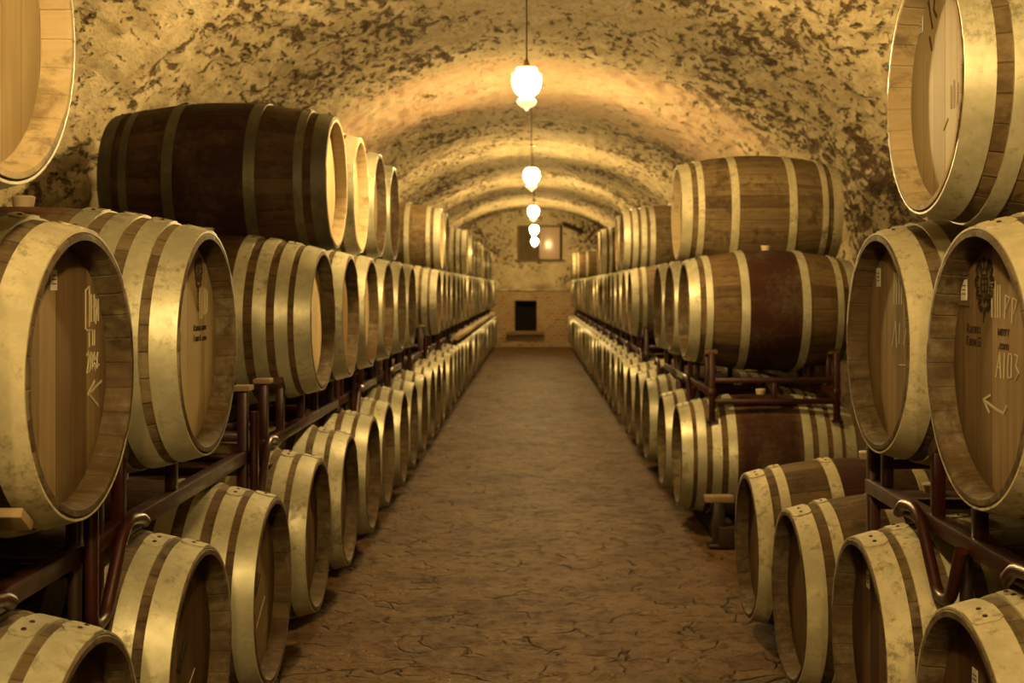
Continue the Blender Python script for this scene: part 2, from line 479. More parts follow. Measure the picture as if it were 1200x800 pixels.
def place_barrel(side, d, zc, a, body, head, hm, kind, label, group, far=False, yaw=None, roll=0.0):
    """side -1 left / +1 right; d depth; zc axis height rel. to eye; a = distance of the rim from the aisle's middle"""
    z = EYE + zc - RB
    x = side * (a + HL)
    yw = (random.uniform(-.012, .012) if yaw is None else yaw) + (PI if side < 0 else 0)
    if far:
        key = (body, head, hm, kind)
        if key not in FARM: FARM[key] = far_mesh(*key)
        o = bpy.data.objects.new('wine_barrel', FARM[key]); COL.objects.link(o)
        o.location = (x, d, z + RB); o.rotation_euler = (0, 0, yw)
        # origin on the axis of the barrel
        tag(o, label, 'barrel', group)
        return o
    root, fresh = barrel_proto(body, head, hm, kind)
    if fresh: r = root
    else:
        r = root.copy(); COL.objects.link(r)
        for ch in list(root.children):
            if ch.name.split('.')[0] not in ('stave_body', 'head', 'hoop', 'bung'): continue
            c = ch.copy(); COL.objects.link(c); c.parent = r
    r.location = (x, d, z); r.rotation_euler = (0, 0, yw)
    if body == 'dark':
        for c in [c for c in r.children if c.name.startswith('bung')]: c.location = (0, -RB * math.sin(1.9), RB + RB * math.cos(1.9)); c.rotation_euler = (1.9, 0, 0)
    tag(r, label, 'barrel', group)
    return r

# ------------------------------------------------------------------ marks on barrel heads
XM = -(HL - CH) - .0012
def strokes(lines, w=.004):
    """lines: polylines in (h, v) on the front head -> thin raised ribbons"""
    bm = bmesh.new()
    for ln in lines:
        for (h0, v0), (h1, v1) in zip(ln[:-1], ln[1:]):
            d = Vector((h1 - h0, v1 - v0)); L = d.length
            if L < 1e-5: continue
            p = Vector((-d.y, d.x)) / L * w / 2
            e = d / L * w * .35
            q = [(h0 - e.x + p.x, v0 - e.y + p.y), (h0 - e.x - p.x, v0 - e.y - p.y), (h1 + e.x - p.x, v1 + e.y - p.y), (h1 + e.x + p.x, v1 + e.y + p.y)]
            A = [bm.verts.new((XM - .0006, -h, v)) for h, v in q]
            B = [bm.verts.new((XM + .0008, -h, v)) for h, v in q]
            bm.faces.new(A); bm.faces.new(B[::-1])
            for i in range(4): bm.faces.new((A[i], A[(i + 1) % 4], B[(i + 1) % 4], B[i]))
    return bm

def mark(root, name, bm, mat, label=None):
    o = obj(name, finish(bm, name, mat, smooth=False), root, (0, 0, RB))
    if label: o['label'] = label
    return o

def text_part(root, name, s, h, v, size, mat, slant=0.0, rot=0.0, xs=1.0, label=None):
    cu = bpy.data.curves.new(name, 'FONT'); cu.body = s; cu.size = size; cu.align_x = 'CENTER'; cu.align_y = 'CENTER'
    cu.extrude = .0005; cu.shear = slant; cu.resolution_u = 3
    t = bpy.data.objects.new('tmp', cu); COL.objects.link(t)
    dg = bpy.context.evaluated_depsgraph_get(); dg.update()
    me = bpy.data.meshes.new_from_object(t.evaluated_get(dg))
    bpy.data.objects.remove(t); bpy.data.curves.remove(cu)
    cr, sr = math.cos(rot), math.sin(rot)
    for vx in me.vertices:
        X, Y, Z = vx.co; X *= xs
        X, Y = X * cr - Y * sr, X * sr + Y * cr
        vx.co = (XM - Z, -(h + X), v + Y)
    me.materials.clear(); me.materials.append(mat); me.name = name
    o = obj(name, me, root, (0, 0, RB))
    if label: o['label'] = label
    return o

def paper(root, h, v, w=.035, hh=.05, frame=False):
    bm = bmesh.new()
    add_box(bm, (XM, -h, v), (.0014, w, hh))
    o = mark(root, 'paper_label', bm, M['paper'], 'small white paper label')
    bm = strokes([[(h - w * .3, v + hh * (.22 - .2 * i)), (h + w * .3, v + hh * (.22 - .2 * i))] for i in range(3)], .0022)
    for vv in bm.verts: vv.co.x -= .0009
    m = mark(None, 'printed_lines', bm, M['ink2']); m.parent = o; m.location = (0, 0, 0)
    if frame:
        a, b = w * .95, hh * .75
        mark(root, 'stamped_frame', strokes([[(h - a, v - b), (h + a, v - b), (h + a, v + b), (h - a, v + b), (h - a, v - b)]], .003), M['ink2'])
    return o

def crest(root, h, v, s=.05, mat=None):
    """heraldic mark: shield with cross bars, crown, mantling curls and ribbon tail"""
    L = []
    def P(pts): L.append([(h + x * s, v + y * s) for x, y in pts])
    P([(-.4, .35), (.4, .35), (.42, -.2), (.2, -.65), (0, -.85), (-.2, -.65), (-.42, -.2), (-.4, .35)])
    P([(-.4, .05), (.42, .05)]); P([(0, .35), (0, -.8)]); P([(-.3, -.3), (.3, -.3)])
    P([(-.3, .5), (-.38, .95), (-.15, .72), (0, 1.1), (.15, .72), (.38, .95), (.3, .5), (-.3, .5)])
    P([(0, 1.1), (0, 1.4)]); P([(-.1, 1.27), (.1, 1.27)])
    for q in (-1, 1):
        for (cx, cy, rr, a0, a1) in ((.75, .75, .32, -1.6, 3.2), (.95, .15, .28, -2.2, 2.4), (.72, -.4, .3, -2.8, 1.8), (.5, -.95, .25, -2.5, 2.2), (.62, 1.05, .18, -1.0, 4.0)):
            P([(q * (cx + rr * math.cos(a0 + (a1 - a0) * i / 9)), cy + rr * math.sin(a0 + (a1 - a0) * i / 9)) for i in range(10)])
            P([(q * (cx + rr * .45 * math.cos(a0 + (a1 - a0) * i / 7)), cy + rr * .45 * math.sin(a0 + (a1 - a0) * i / 7)) for i in range(8)])
    P([(-.5, -1.3), (-.2, -1.15), (0, -1.55), (.2, -1.15), (.5, -1.3)])
    P([(0, -1.1), (-.12, -1.8)])
    bm = strokes(L, .0036)
    mark(root, 'printed_crest', bm, mat or M['ink'], 'dark printed coat of arms')

# ------------------------------------------------------------------ rows of barrels
ORD = ['zeroth', 'first', 'second', 'third', 'fourth', 'fifth', 'sixth', 'seventh', 'eighth', 'ninth', 'tenth', 'eleventh', 'twelfth',
       'thirteenth', 'fourteenth', 'fifteenth', 'sixteenth', 'seventeenth', 'eighteenth', 'nineteenth', 'twentieth']
def ordinal(i, n):
    """i from 0; count from the camera, or from the end wall when nearer to it"""
    if i < 17: return ORD[i + 1] + ' from the camera'
    j = n - i
    if j <= 20: return ORD[j] + ' from the end wall' if j > 1 else 'last before the end wall'
    return ORD[20] + ' from the end wall'
FAR = 13.5
LOOK = {'pale': 'pale oak barrel with wine-pink middle', 'plain': 'brown oak barrel', 'wine': 'wine-stained oak barrel', 'dark': 'dark oak barrel', 'gold': 'golden oak barrel'}
SHORT = {'pale': 'pale oak barrel', 'plain': 'brown oak barrel', 'wine': 'wine-stained barrel', 'dark': 'dark oak barrel', 'gold': 'golden oak barrel'}
TIER = {'F': 'floor tier', 'M': 'rack tier', 'T': 'top tier'}
SIDE = {-1: 'left', 1: 'right'}
BAR = {}
def row(side, tier, items, specs, special={}):
    """items: list of (d, z, a); specs: function(i,d)->(body,head,hoop,kind)"""
    vis = [it for it in items if it[0] > 1.75]
    n = len(vis); vi = 0
    for i, (d, z, a) in enumerate(items):
        body, head, hm, kind = specs(i, d)
        off = d <= 1.75
        if off:
            lb = '%s beside the camera, outside the frame, %s row %s' % (SHORT[body], SIDE[side], TIER[tier])
            g = None
        else:
            g = 'wine barrels in the %s row, %s' % (SIDE[side], TIER[tier])
            lb = special.get(vi) or '%s on %s of %s row, %s' % (SHORT[body], TIER[tier], SIDE[side], ordinal(vi, n))
            vi += 1
        BAR[(side, tier, i)] = place_barrel(side, d, z, a, body, head, hm, kind, lb, g, far=d > FAR)
    return n

FL = []
ds = [1.50, 2.26, 3.03, 3.75, 4.60, 5.36, 6.10, 6.82, 7.56]
while ds[-1] < 27.0: ds.append(ds[-1] + .725)
for d in ds: FL.append((d, -.93, {3.03: .81, 3.75: .80}.get(d, .80) + random.uniform(-.008, .012)))
FL[1] = (2.26, -.93, .815)
def f_spec(i, d):
    r = random.random()
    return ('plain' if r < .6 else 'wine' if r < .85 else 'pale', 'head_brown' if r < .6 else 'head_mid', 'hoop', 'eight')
row(-1, 'F', FL, f_spec, {
    0: 'floor tier barrel at the bottom left corner with riveted hoop laps on top',
    1: 'left floor tier barrel, second from the camera, slanted stamp lines on its brown head',
    2: 'left floor tier barrel, third from the camera, beside the long red rail',
    3: 'left floor tier barrel, fourth from the camera, shiny front hoop'})

ML = [(1.68, -.16, .87), (2.40, -.17, .875), (3.10, -.14, .818)]
ds = [4.95, 5.69, 6.43, 7.17, 7.91, 8.60]
ML += [(d, -.13, .845) for d in ds]
d = 11.1
while d < 27.3: ML.append((d, -.13, .85 + random.uniform(-.01, .01))); d += .735
def ml_spec(i, d):
    if i in (0, 1): return ('plain', 'head_mid', 'hoop_dusty', 'six')
    if i == 2: return ('pale', 'head_light', 'hoop', 'eight')
    if i == 3: return ('wine', 'head_light', 'hoop', 'eight')
    r = random.random()
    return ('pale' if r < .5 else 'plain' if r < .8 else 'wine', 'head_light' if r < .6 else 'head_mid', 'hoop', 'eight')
row(-1, 'M', ML, ml_spec, {
    0: 'near left rack barrel with chalk writing and arrow on its brown head',
    1: 'pale left rack barrel with stamped emblem and two printed lines on its head',
    2: 'eight hooped left rack barrel after the gap, under the dark top barrel'})
TL = [(2.02, .455, .862), (5.32, .457, .850), (6.06, .457, .848), (6.80, .457, .845), (7.54, .457, .85),
      (11.47, .452, .85), (12.20, .452, .85), (16.24, .452, .85), (16.98, .452, .85), (19.92, .452, .85), (20.65, .452, .85), (24.33, .452, .85), (25.06, .452, .85), (25.8, .452, .85)]
# sit each far top barrel exactly between two rack barrels
mds = [m[0] for m in ML]
def seat(T, MD):
    out = []
    for (d, z, a) in T:
        mids = [((p + q) / 2, q - p) for p, q in zip(MD[:-1], MD[1:]) if q - p < .85]
        if d > 10:
            m, L = min([q for q in mids if all(abs(q[0] - o_[0]) > .5 for o_ in out)], key=lambda t: abs(t[0] - d))
            out.append((m, -.13 + math.sqrt((2 * RB) ** 2 - (L / 2) ** 2), a))
        else: out.append((d, z, a))
    return out
TL = seat(TL, mds)
def tl_spec(i, d):
    if i == 0: return ('gold', 'head_light', 'hoop', 'six')
    if i == 1: return ('dark', 'head_light', 'hoop_dark', 'six')
    return (random.choice(['gold', 'plain', 'pale']), 'head_light', 'hoop', random.choice(['six', 'eight']))
row(-1, 'T', TL, tl_spec, {
    0: 'cropped golden barrel at the upper left corner, its pale blank head filling the edge',
    1: 'long dark wine-black barrel with tarnished hoops on top of the left row',
    2: 'barrel on the top tier of the left row directly behind the long dark barrel'})

# right row
FR = [(1.70, -.93, .86), (2.44, -.93, .852), (3.14, -.93, .835), (4.04, -1.02, .845), (4.83, -1.02, .845), (6.90, -.945, .815), (7.58, -.945, .80)]
ds = [8.62]
while ds[-1] < 27.0: ds.append(ds[-1] + .722)
FR += [(d, -.93, .80 + random.uniform(-.008, .012)) for d in ds]
def fr_spec(i, d):
    if i in (0, 1, 2): return ('plain', 'head_brown', 'hoop_dusty', 'eight' if i == 2 else 'six')
    if i in (3, 4): return ('wine', 'head_brown', 'hoop_dusty', 'six')
    if i == 5: return ('wine', 'head_mid', 'hoop', 'eight')
    r = random.random()
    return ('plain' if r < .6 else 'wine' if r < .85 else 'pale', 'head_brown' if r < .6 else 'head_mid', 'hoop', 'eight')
row(1, 'F', FR, fr_spec, {
    0: 'bottom right corner floor barrel with small white label on its dark head',
    1: 'right floor tier barrel, second from the camera, broad dusty hoop and small label',
    2: 'low floor barrel of the right row standing furthest into the aisle, third from the camera',
    3: 'low reddish floor barrel of the right row, fourth from the camera, last before the gap',
    4: 'side-on floor barrel of the right row with glinting hoops beside the chock'})
MR = [(1.76, -.155, .88), (2.46, -.16, .885), (3.16, -.142, .885)]
MR += [(d, -.13, .872) for d in (7.05, 7.79, 8.53)]
d = 10.8
while d < 27.3: MR.append((d, -.13, .86 + random.uniform(-.01, .01))); d += .73
def mr_spec(i, d):
    if i in (0, 1): return ('plain', 'head_mid', 'hoop_dusty', 'six')
    if i == 2: return ('plain', 'head_mid', 'hoop_dusty', 'six')
    if i == 3: return ('wine', 'head_mid', 'hoop', 'six')
    r = random.random()
    return ('pale' if r < .35 else 'plain' if r < .65 else 'wine', 'head_light' if r < .6 else 'head_mid', 'hoop', random.choice(['six', 'eight']))
row(1, 'M', MR, mr_spec, {
    0: 'near right rack barrel with printed crest, framed label and chalk arrow',
    1: 'right rack barrel beside the crested one, small white label and chalk lines',
    2: 'long wine-stained barrel seen side-on on the right rack, under the golden top barrel'})
TR = [(2.79, .452, .89), (7.42, .455, .875), (11.9, .45, .87), (12.63, .45, .87), (15.5, .45, .87), (16.2, .45, .87), (26.4, .45, .87)]
TR = seat(TR, [m[0] for m in MR])
def tr_spec(i, d):
    if i == 0: return ('gold', 'head_light', 'hoop', 'six')
    if i == 1: return ('gold', 'head_light', 'hoop_dusty', 'six')
    if i == 6: return ('gold', 'head_light', 'hoop_dusty', 'six')
    return (random.choice(['wine', 'plain', 'gold']), 'head_light', 'hoop', random.choice(['six', 'eight']))
row(1, 'T', TR, tr_spec, {
    0: 'cropped golden barrel at the upper right corner with a pale head and small label',
    1: 'long golden barrel seen side-on on top of the right row',
    6: 'lone pale barrel on top of the right row close to the end wall'})

# marks --------------------------------------------------------------
b = BAR[(-1, 'M', 1)]
mark(b, 'chalk_marking', strokes([[(h_ - .02, v_) for h_, v_ in ln_] for ln_ in [
    [(.150, .085), (.150, .165), (.172, .172), (.172, .09)],
    [(.182, .10), (.182, .155)], [(.182, .13), (.198, .128)], [(.198, .10), (.198, .155)],
    [(.208, .095), (.208, .145)], [(.208, .095), (.222, .145)], [(.222, .145), (.222, .1)],
    [(.158, .082), (.182, .082)], [(.170, .082), (.170, .048)], [(.190, .08), (.190, .05)], [(.200, .08), (.200, .05)],
    [(.156, .03), (.166, .036), (.170, .026), (.158, -.006), (.172, -.004)],
    [(.180, .034), (.176, .0), (.188, .0), (.190, .032), (.180, .034)],
    [(.200, .032), (.196, .018), (.208, .012), (.204, -.004), (.196, .006), (.208, .022), (.2, .032)],
    [(.218, .032), (.214, .0), (.224, .006)],
]], .004), M['chalk'], 'white chalk letters and figures')
mark(b, 'chalk_arrow', strokes([[(.145, -.052), (.22, -.03)], [(.15, -.053), (.20, -.08)], [(.143, -.052), (.18, -.028)]], .0055), M['chalk'], 'white chalk arrow')
paper(b, -.035, .185, .03, .04)
b = BAR[(-1, 'M', 2)]
crest(b, .075, .18, .03, M['ink2'])
mark(b, 'chalk_marking', strokes([[(.09, .06), (.09, .14), (.11, .142), (.11, .06)], [(.13, .07), (.13, .14)], [(.145, .07), (.145, .135)], [(.16, .075), (.16, .13)]], .004), M['chalk'])
text_part(b, 'stamped_text', 'Каппа аппт', .09, .035, .022, M['ink'])
text_part(b, 'stamped_text', 'Гапи Б .com', .09, .008, .022, M['ink'])
text_part(b, 'stamped_text', 'ЯНОВ', .072, .11, .022, M['ink2'], rot=PI / 2)
for key, s in (((-1, 'F', 2), 1.0), ((-1, 'F', 3), .8)):
    b = BAR[key]
    bm = strokes([[(-.05, .0), (-.03, .018), (.0, .05)], [(.03 - .06, -.012), (.03, .04)], [(-.045, -.004), (-.02, .012)]], .010 * s)
    mark(b, 'stamped_lines', bm, M['ink'], 'slanted dark stamp')
    mark(b, 'chalk_scratch', strokes([[(-.02, -.11), (.04, -.075), (.1, -.045)]], .003), M['chalk'])
b = BAR[(1, 'M', 1)]
paper(b, -.185, .155, .032, .045, True)
crest(b, -.07, .165, .042)
text_part(b, 'stamped_text', 'Каппо', -.13, .072, .026, M['ink'])
text_part(b, 'stamped_text', 'мптт', .03, .072, .026, M['ink'])
text_part(b, 'stamped_text', 'Гапи Б', -.13, .045, .026, M['ink'])
text_part(b, 'stamped_text', '.com', .03, .045, .026, M['ink'])
mark(b, 'chalk_marking', strokes([
    [(-.03, .10), (-.03, .17), (-.012, .172), (-.012, .10)], [(0.0, .10), (0.0, .165)], [(.012, .10), (.012, .165)],
    [(.035, .10), (.04, .145), (.06, .14), (.045, .12)], [(.07, .09), (.075, .14), (.095, .135), (.08, .11)],
    [(-.01, -.02), (.01, .03), (.015, -.02)], [(-.002, .0), (.014, 0)], [(.03, -.02), (.035, .03)],
    [(.05, .0), (.055, .03), (.07, .03), (.068, -.015), (.052, -.018), (.05, 0)],
    [(.085, .03), (.1, .028), (.09, .008), (.105, -.005), (.088, -.02)],
], .0026), M['chalk'], 'white chalk letters and figures')
mark(b, 'chalk_arrow', strokes([[(.045, -.075), (.03, -.09), (-.01, -.085), (-.075, -.072)], [(-.04, -.06), (-.075, -.072), (-.045, -.095)]], .005), M['chalk'], 'white chalk arrow')
b = BAR[(1, 'M', 2)]
paper(b, -.14, .17, .035, .05)
mark(b, 'chalk_marking', strokes([[(.0, .1), (.0, .18)], [(.02, .1), (.02, .18)], [(.04, .1), (.045, .18)], [(.06, .1), (.06, .17)],
    [(-.02, -.01), (.01, .055), (.02, -.01)], [(.04, .0), (.045, .05)], [(.04, -.055), (.11, -.052)], [(.08, .0), (.1, .04)]], .004), M['chalk'], 'white chalk letters and a line')
b = BAR[(1, 'T', 0)]
paper(b, -.17, .19, .036, .05)
mark(b, 'chalk_marking', strokes([[(.05, -.05), (.05, .0)], [(.07, -.05), (.07, .01)], [(.09, -.045), (.095, .0)], [(.0, -.09), (.03, -.07)]], .004), M['chalk'])
mark(b, 'stamped_lines', strokes([[(-.11, .23), (-.08, .16)], [(-.1, .14), (-.085, .11)], [(-.06, .235), (-.07, .2), (-.05, .18)]], .008), M['ink2'])
paper(BAR[(1, 'F', 1)], -.05, .13, .03, .045)
paper(BAR[(1, 'F', 2)], -.08, .16, .03, .045)

# ------------------------------------------------------------------ racks between the floor tier and the rack tier
XF, XB = .98, 1.66       # front and back rail
ZR = .80
def mk(name, fn, mat, parent, label=None):
    bm = bmesh.new(); fn(bm)
    o = obj(name, finish(bm, name, mat, angle=.7), parent)
    if label: o['label'] = label
    return o


DEF = {}
def cached(name, fn, mat):
    if name not in DEF:
        bm = bmesh.new(); fn(bm); DEF[name] = finish(bm, name, mat, angle=.7)
    return DEF[name]

FC = {-1: FL, 1: FR}
def clear_below(side, y):
    """lowest height a post at depth y can reach without touching a floor barrel"""
    z = 0.0
    for (d, zc, a) in FC[side]:
        q = abs(y - d)
        if q < .335: z = max(z, EYE + zc + math.sqrt(max(0, .318 ** 2 - min(q, .317) ** 2)) + .004)
    return z
def clear_above(MD, y):
    z = 1.02
    for d in MD:
        q = abs(y - d)
        if q < .36: z = min(z, EYE - .15 - math.sqrt(max(0, .34 ** 2 - min(q, .339) ** 2)) - .01)
    return max(z, ZR + .02)

def rack(side, y0, y1, centres, zc, MD, label, hook=0):
    L = y1 - y0
    t = empty('barrel_rack', (side * 1.32, y0, 0))
    tag(t, label, 'rack', 'red steel barrel racks of the %s row' % SIDE[side])
    fx, bx = side * (XF - 1.32), side * (XB - 1.32)
    rail = cached('rail_%.3f' % L, lambda bm: add_box(bm, (0, L / 2, 0), (.042, L - .006, .042), .006), M['rack'])
    ys = (.022, L - .022)
    for x in (fx, bx):
        obj('rail', rail, t, (x, 0, ZR))
        for yy in ys:
            zb, zt = clear_below(side, y0 + yy), clear_above(MD, y0 + yy)
            h = zt - zb
            o = obj('post', cached('post_%.2f' % h, lambda bm: (add_box(bm, (0, 0, h / 2), (.034, .034, h), .005), add_box(bm, (0, 0, .004), (.06, .05, .008))), M['rack']), t, (x, yy, zb))
            if zt > 1.0 and side < 0 and (yy < L / 2) == (y0 > 3):
                obj('support_block', cached('post_block', lambda bm: add_box(bm, (0, 0, 0), (.06, .07, .018), .003), M['block']), t, (x, yy, zt + .0112))['label'] = 'small pale wooden pad on top of the post'
    cb = cached('cross_tube', lambda bm: add_box(bm, (0, 0, 0), (XB - XF, .030, .030), .005), M['rack'])
    br = cached('brace', lambda bm: add_box(bm, (0, 0, 0), (.026, .026, .11), .003), M['rack'])
    for yy in ys:
        for z in (EYE - .505, EYE - .62):
            if z - .015 < max(clear_below(side, y0 + yy), 0) and z < .78: continue
            if z + .02 > clear_above(MD, y0 + yy): continue
            obj('cross_tube', cb, t, (0, yy, z))
        if EYE - .62 > clear_below(side, y0 + yy) + .02 and EYE - .5 < clear_above(MD, y0 + yy): obj('brace', br, t, (0, yy, EYE - .5625))
    for i, c in enumerate(centres):
        zz = EYE + (zc[i] if isinstance(zc, (list, tuple)) else zc)
        r = rad(XF - .02 - .86 - HL) 
        off = .20
        zt = zz - math.sqrt(r * r - off * off)      # where the sloping block meets the staves
        for s in (-1, 1):
            yy = c + s * off - y0
            for x, dx in ((fx, -side * .0), (bx, 0)):
                q = Matrix.Rotation(s * -.62, 3, 'X')
                n = q @ Vector((0, 0, 1))
                cz = zt - .019 * n.z; cy = yy + .019 * s * abs(n.y)
                hgt = cz - .012 - ZR
                obj('upright', cached('upright_%.2f' % hgt, lambda bm: add_box(bm, (0, 0, hgt / 2), (.03, .03, hgt), .004), M['rack']), t, (x, cy, ZR))
                near = side < 0 and x == fx and c < 2.9
                if near: blk = cached('support_block', lambda bm: add_box(bm, (0, 0, 0), (.13, .06, .020), .004), M['block'])
                else: blk = cached('dark_support_block', lambda bm: add_box(bm, (0, 0, 0), (.07, .07, .034), .004), M['block_dark'])
                obj('support_block', blk, t, (x - side * (.01 if near else -.02), cy, cz), (s * .62, 0, 0))
    if hook:
        g = hook - y0
        if side < 0:
            hk = fillet([(0, -.03, .15), (0, -.03, -.16), (0, .05, -.165), (0, .19, .03), (0, .30, .015), (0, .33, .0)], .07, 6)
        else:
            hk = fillet([(0, -.10, -.01), (0, -.03, -.14), (0, .05, -.15), (0, .20, .03), (0, .32, .02), (0, .36, -.01)], .07, 6)
        obj('nesting_hook', cached('hook_%d' % side, lambda bm: add_tube(bm, hk, .0145, 10), M['rack']), t, (fx - side * .035, g, ZR))
        hk2 = fillet([(0, -.03, .0), (0, -.035, -.20), (0, .03, -.235), (0, .10, -.17)], .05, 6)
        o = obj('nesting_hook', cached('hook_black', lambda bm: add_tube(bm, hk2, .015, 10), M['rack_black']), t, (fx - side * .0, g, ZR))
        o['label'] = 'black bent steel hook'
    return t

def fgap(side, y):
    f = [q[0] for q in FC[side]]
    mids = [((p + q) / 2) for p, q in zip(f[:-1], f[1:]) if q - p < .95]
    return min(mids, key=lambda m: abs(m - y))

def racks_for(side, ML, spans):
    MD = [m[0] for m in ML]
    out = []
    for (a, b, cs) in spans:
        out.append((a, b, cs))
    n = len(out)
    for i, (a, b, cs) in enumerate(out):
        zc = [next(m[1] for m in ML if m[0] == c) for c in cs]
        if not cs: lb = 'empty red rack in the gap of the %s row, further back' % SIDE[side]
        elif i == 0: lb = 'red steel rack under the barrels nearest the camera in the %s row' % SIDE[side]
        elif i == 1 and side < 0: lb = 'left row rack with its long red front rail and bent hook in full view'
        elif i == 1: lb = 'dark red rack at the right edge under the crest-printed barrel'
        elif i == 2: lb = 'red rack under the side-on barrel of the %s row, end frame facing the gap' % SIDE[side]
        else: lb = 'red steel barrel rack between the tiers of the %s row, %s' % (SIDE[side], ordinal(i, n))
        g = fgap(side, a + .1)
        rack(side, a, b, cs, zc, MD, lb, hook=(2.79 if (side > 0 and i == 1) else g if g > a - .1 or i < 3 else fgap(side, a + .8)))

def pair_spans(ds):
    out = []; i = 0
    while i < len(ds):
        if i + 1 < len(ds) and ds[i + 1] - ds[i] < .9:
            out.append((ds[i] - .365, ds[i + 1] + .365, [ds[i], ds[i + 1]])); i += 2
        else:
            out.append((ds[i] - .365, ds[i] + .365, [ds[i]])); i += 1
    # trim touching ends
    res = []
    for k_, (a, b, c) in enumerate(out):
        if res and a < res[-1][1] + .004: a = res[-1][1] + .004
        res.append((a, b, c))
    return res
md = [m[0] for m in ML]
racks_for(-1, ML, [(1.27, 2.70, md[0:2]), (2.71, 4.15, md[2:3]), (4.42, 6.055, md[3:5]), (6.065, 7.535, md[5:7]), (7.545, 8.96, md[7:9]), (9.15, 10.60, [])] + pair_spans(md[9:]))
md = [m[0] for m in MR]
racks_for(1, MR, [(1.38, 2.07, md[0:1]), (2.08, 3.53, md[1:3]), (6.64, 8.155, md[3:5]), (8.165, 8.92, md[5:6])] + pair_spans(md[6:]))

# ------------------------------------------------------------------ floor timbers that carry the lowest tier
def floor_beam(side, x, y0, y1, zt, label, low=False):
    bm = bmesh.new()
    L = y1 - y0
    add_box(bm, (0, L / 2, zt / 2), (.10, L, zt), .006)
    o = obj('floor_beam', finish(bm, 'floor_beam', M['beam']), None, (side * x, y0, 0))
    tag(o, label, 'beam', 'floor timbers under the lowest tier')
def beam_top(zc): return EYE + zc - rad(.26) + .001
for side, segs in ((-1, [(1.2, 10.0), (10.05, 19.0), (19.05, 27.6)]), (1, [(1.3, 3.5), (6.4, 14.0), (14.05, 20.0), (20.05, 27.6)])):
    for i, (a, b_) in enumerate(segs):
        for x, nm in ((1.03, 'front'), (1.55, 'back')):
            pos = ('nearest the camera', 'second from the camera', 'third from the camera', 'furthest from the camera')[i if i < len(segs) - 1 else 3]
            floor_beam(side, x, a, b_, beam_top(-.93) - .004, 'dark %s timber on the floor under the %s row, %s' % (nm, SIDE[side], pos))
# wooden chock block beside the side-on floor barrel on the right
bm = bmesh.new(); add_box(bm, (0, 0, 0), (.15, .07, .036), .004)
st = empty('chock_stand', (.985, 6.46, 0)); tag(st, 'pale wooden chock on a dark stand beside the side-on floor barrel on the right', 'chock')
obj('block', finish(bm, 'block', M['block']), st, (0, 0, .255))
bm = bmesh.new(); add_box(bm, (0, 0, .118), (.06, .05, .236), .004); add_box(bm, (0, 0, .01), (.12, .10, .02), .003)
obj('stand', finish(bm, 'stand', M['rack_black']), st)

# pale plank along the far half of the left row, lying on the rack rail's front
bm = bmesh.new()
for k_ in range(1): add_box(bm, (0, 6.6, 0), (.09, 13.2, .05), .006)
o = obj('wooden_plank', finish(bm, 'wooden_plank', M['beam_pale']), None, (-.855, 13.6, .815))
tag(o, 'long pale plank running along the far left row between floor tier and racks', 'plank')

# ------------------------------------------------------------------ the cellar: floor, vault, end walls
Y0, Y1, HW, SPR, RISE = -3.2, 28.9, 2.5, 1.32, 1.90
def vault_profile(n_arc=210, n_wall=26):
    pts = []
    for i in range(n_wall): pts.append((HW, SPR * i / n_wall, 1, 0))
    for i in range(n_arc + 1):
        a = PI * i / n_arc
        x, z = HW * math.cos(a), SPR + RISE * math.sin(a)
        nx, nz = math.cos(a) / HW, math.sin(a) / RISE
        l = math.hypot(nx, nz)
        pts.append((x, z, nx / l, nz / l))
    for i in range(n_wall - 1, -1, -1): pts.append((-HW, SPR * i / n_wall, -1, 0))
    return pts
ys = []
y = Y0
while y < Y1:
    ys.append(y)
    y += .16 if y < 5 else .032 if y < 13 else .055
ys.append(Y1 + .15)
prof = vault_profile()
verts, faces = [], []
for y in ys:
    fine = y > 4.5
    for (x, z, nx, nz) in prof:
        p = Vector((x, y, z))
        lo = noise.noise(p * .9) * .055
        rib = -.028 * max(0, math.sin(2 * PI * (y + .25 * noise.noise(p * 1.3)) / 5.1)) ** 2
        hi = 0
        if fine: q_ = Vector((x, y * .45, z)); hi = abs(noise.noise(q_ * 7.5)) * .045 + noise.noise(q_ * 17) * .016
        e = lo + rib + hi
        if z < .02: verts.append((x + nx * e, y, 0.0 - .02))
        else: verts.append((x + nx * e, y, z + nz * e))
npf = len(prof)
for i in range(len(ys) - 1):
    for j in range(npf - 1):
        a = i * npf + j
        faces.append((a, a + 1, a + npf + 1, a + npf))
me = bpy.data.meshes.new('vault'); me.from_pydata(verts, [], faces); me.materials.append(M['vault']); me.shade_smooth()
o = obj('ceiling', me); tag(o, kind='structure')

# floor
verts, faces = [], []
xs = [-2.6 + 5.2 * i / 120 for i in range(121)]
yy = []; y = Y0
while y < Y1 + .2:
    yy.append(y); y += .3 if y < 2.4 else .045 if y < 9 else .12
for y in yy:
    for x in xs:
        p = Vector((x, y, 0))
        z = noise.noise(p * .8) * .006 + noise.noise(p * 5) * .005 - .008
        verts.append((x, y, z))
nx_ = len(xs)
for i in range(len(yy) - 1):
    for j in range(nx_ - 1):
        a = i * nx_ + j; faces.append((a, a + 1, a + nx_ + 1, a + nx_))
me = bpy.data.meshes.new('floor'); me.from_pydata(verts, [], faces); me.materials.append(M['floor']); me.shade_smooth()
tag(obj('floor', me), kind='structure')

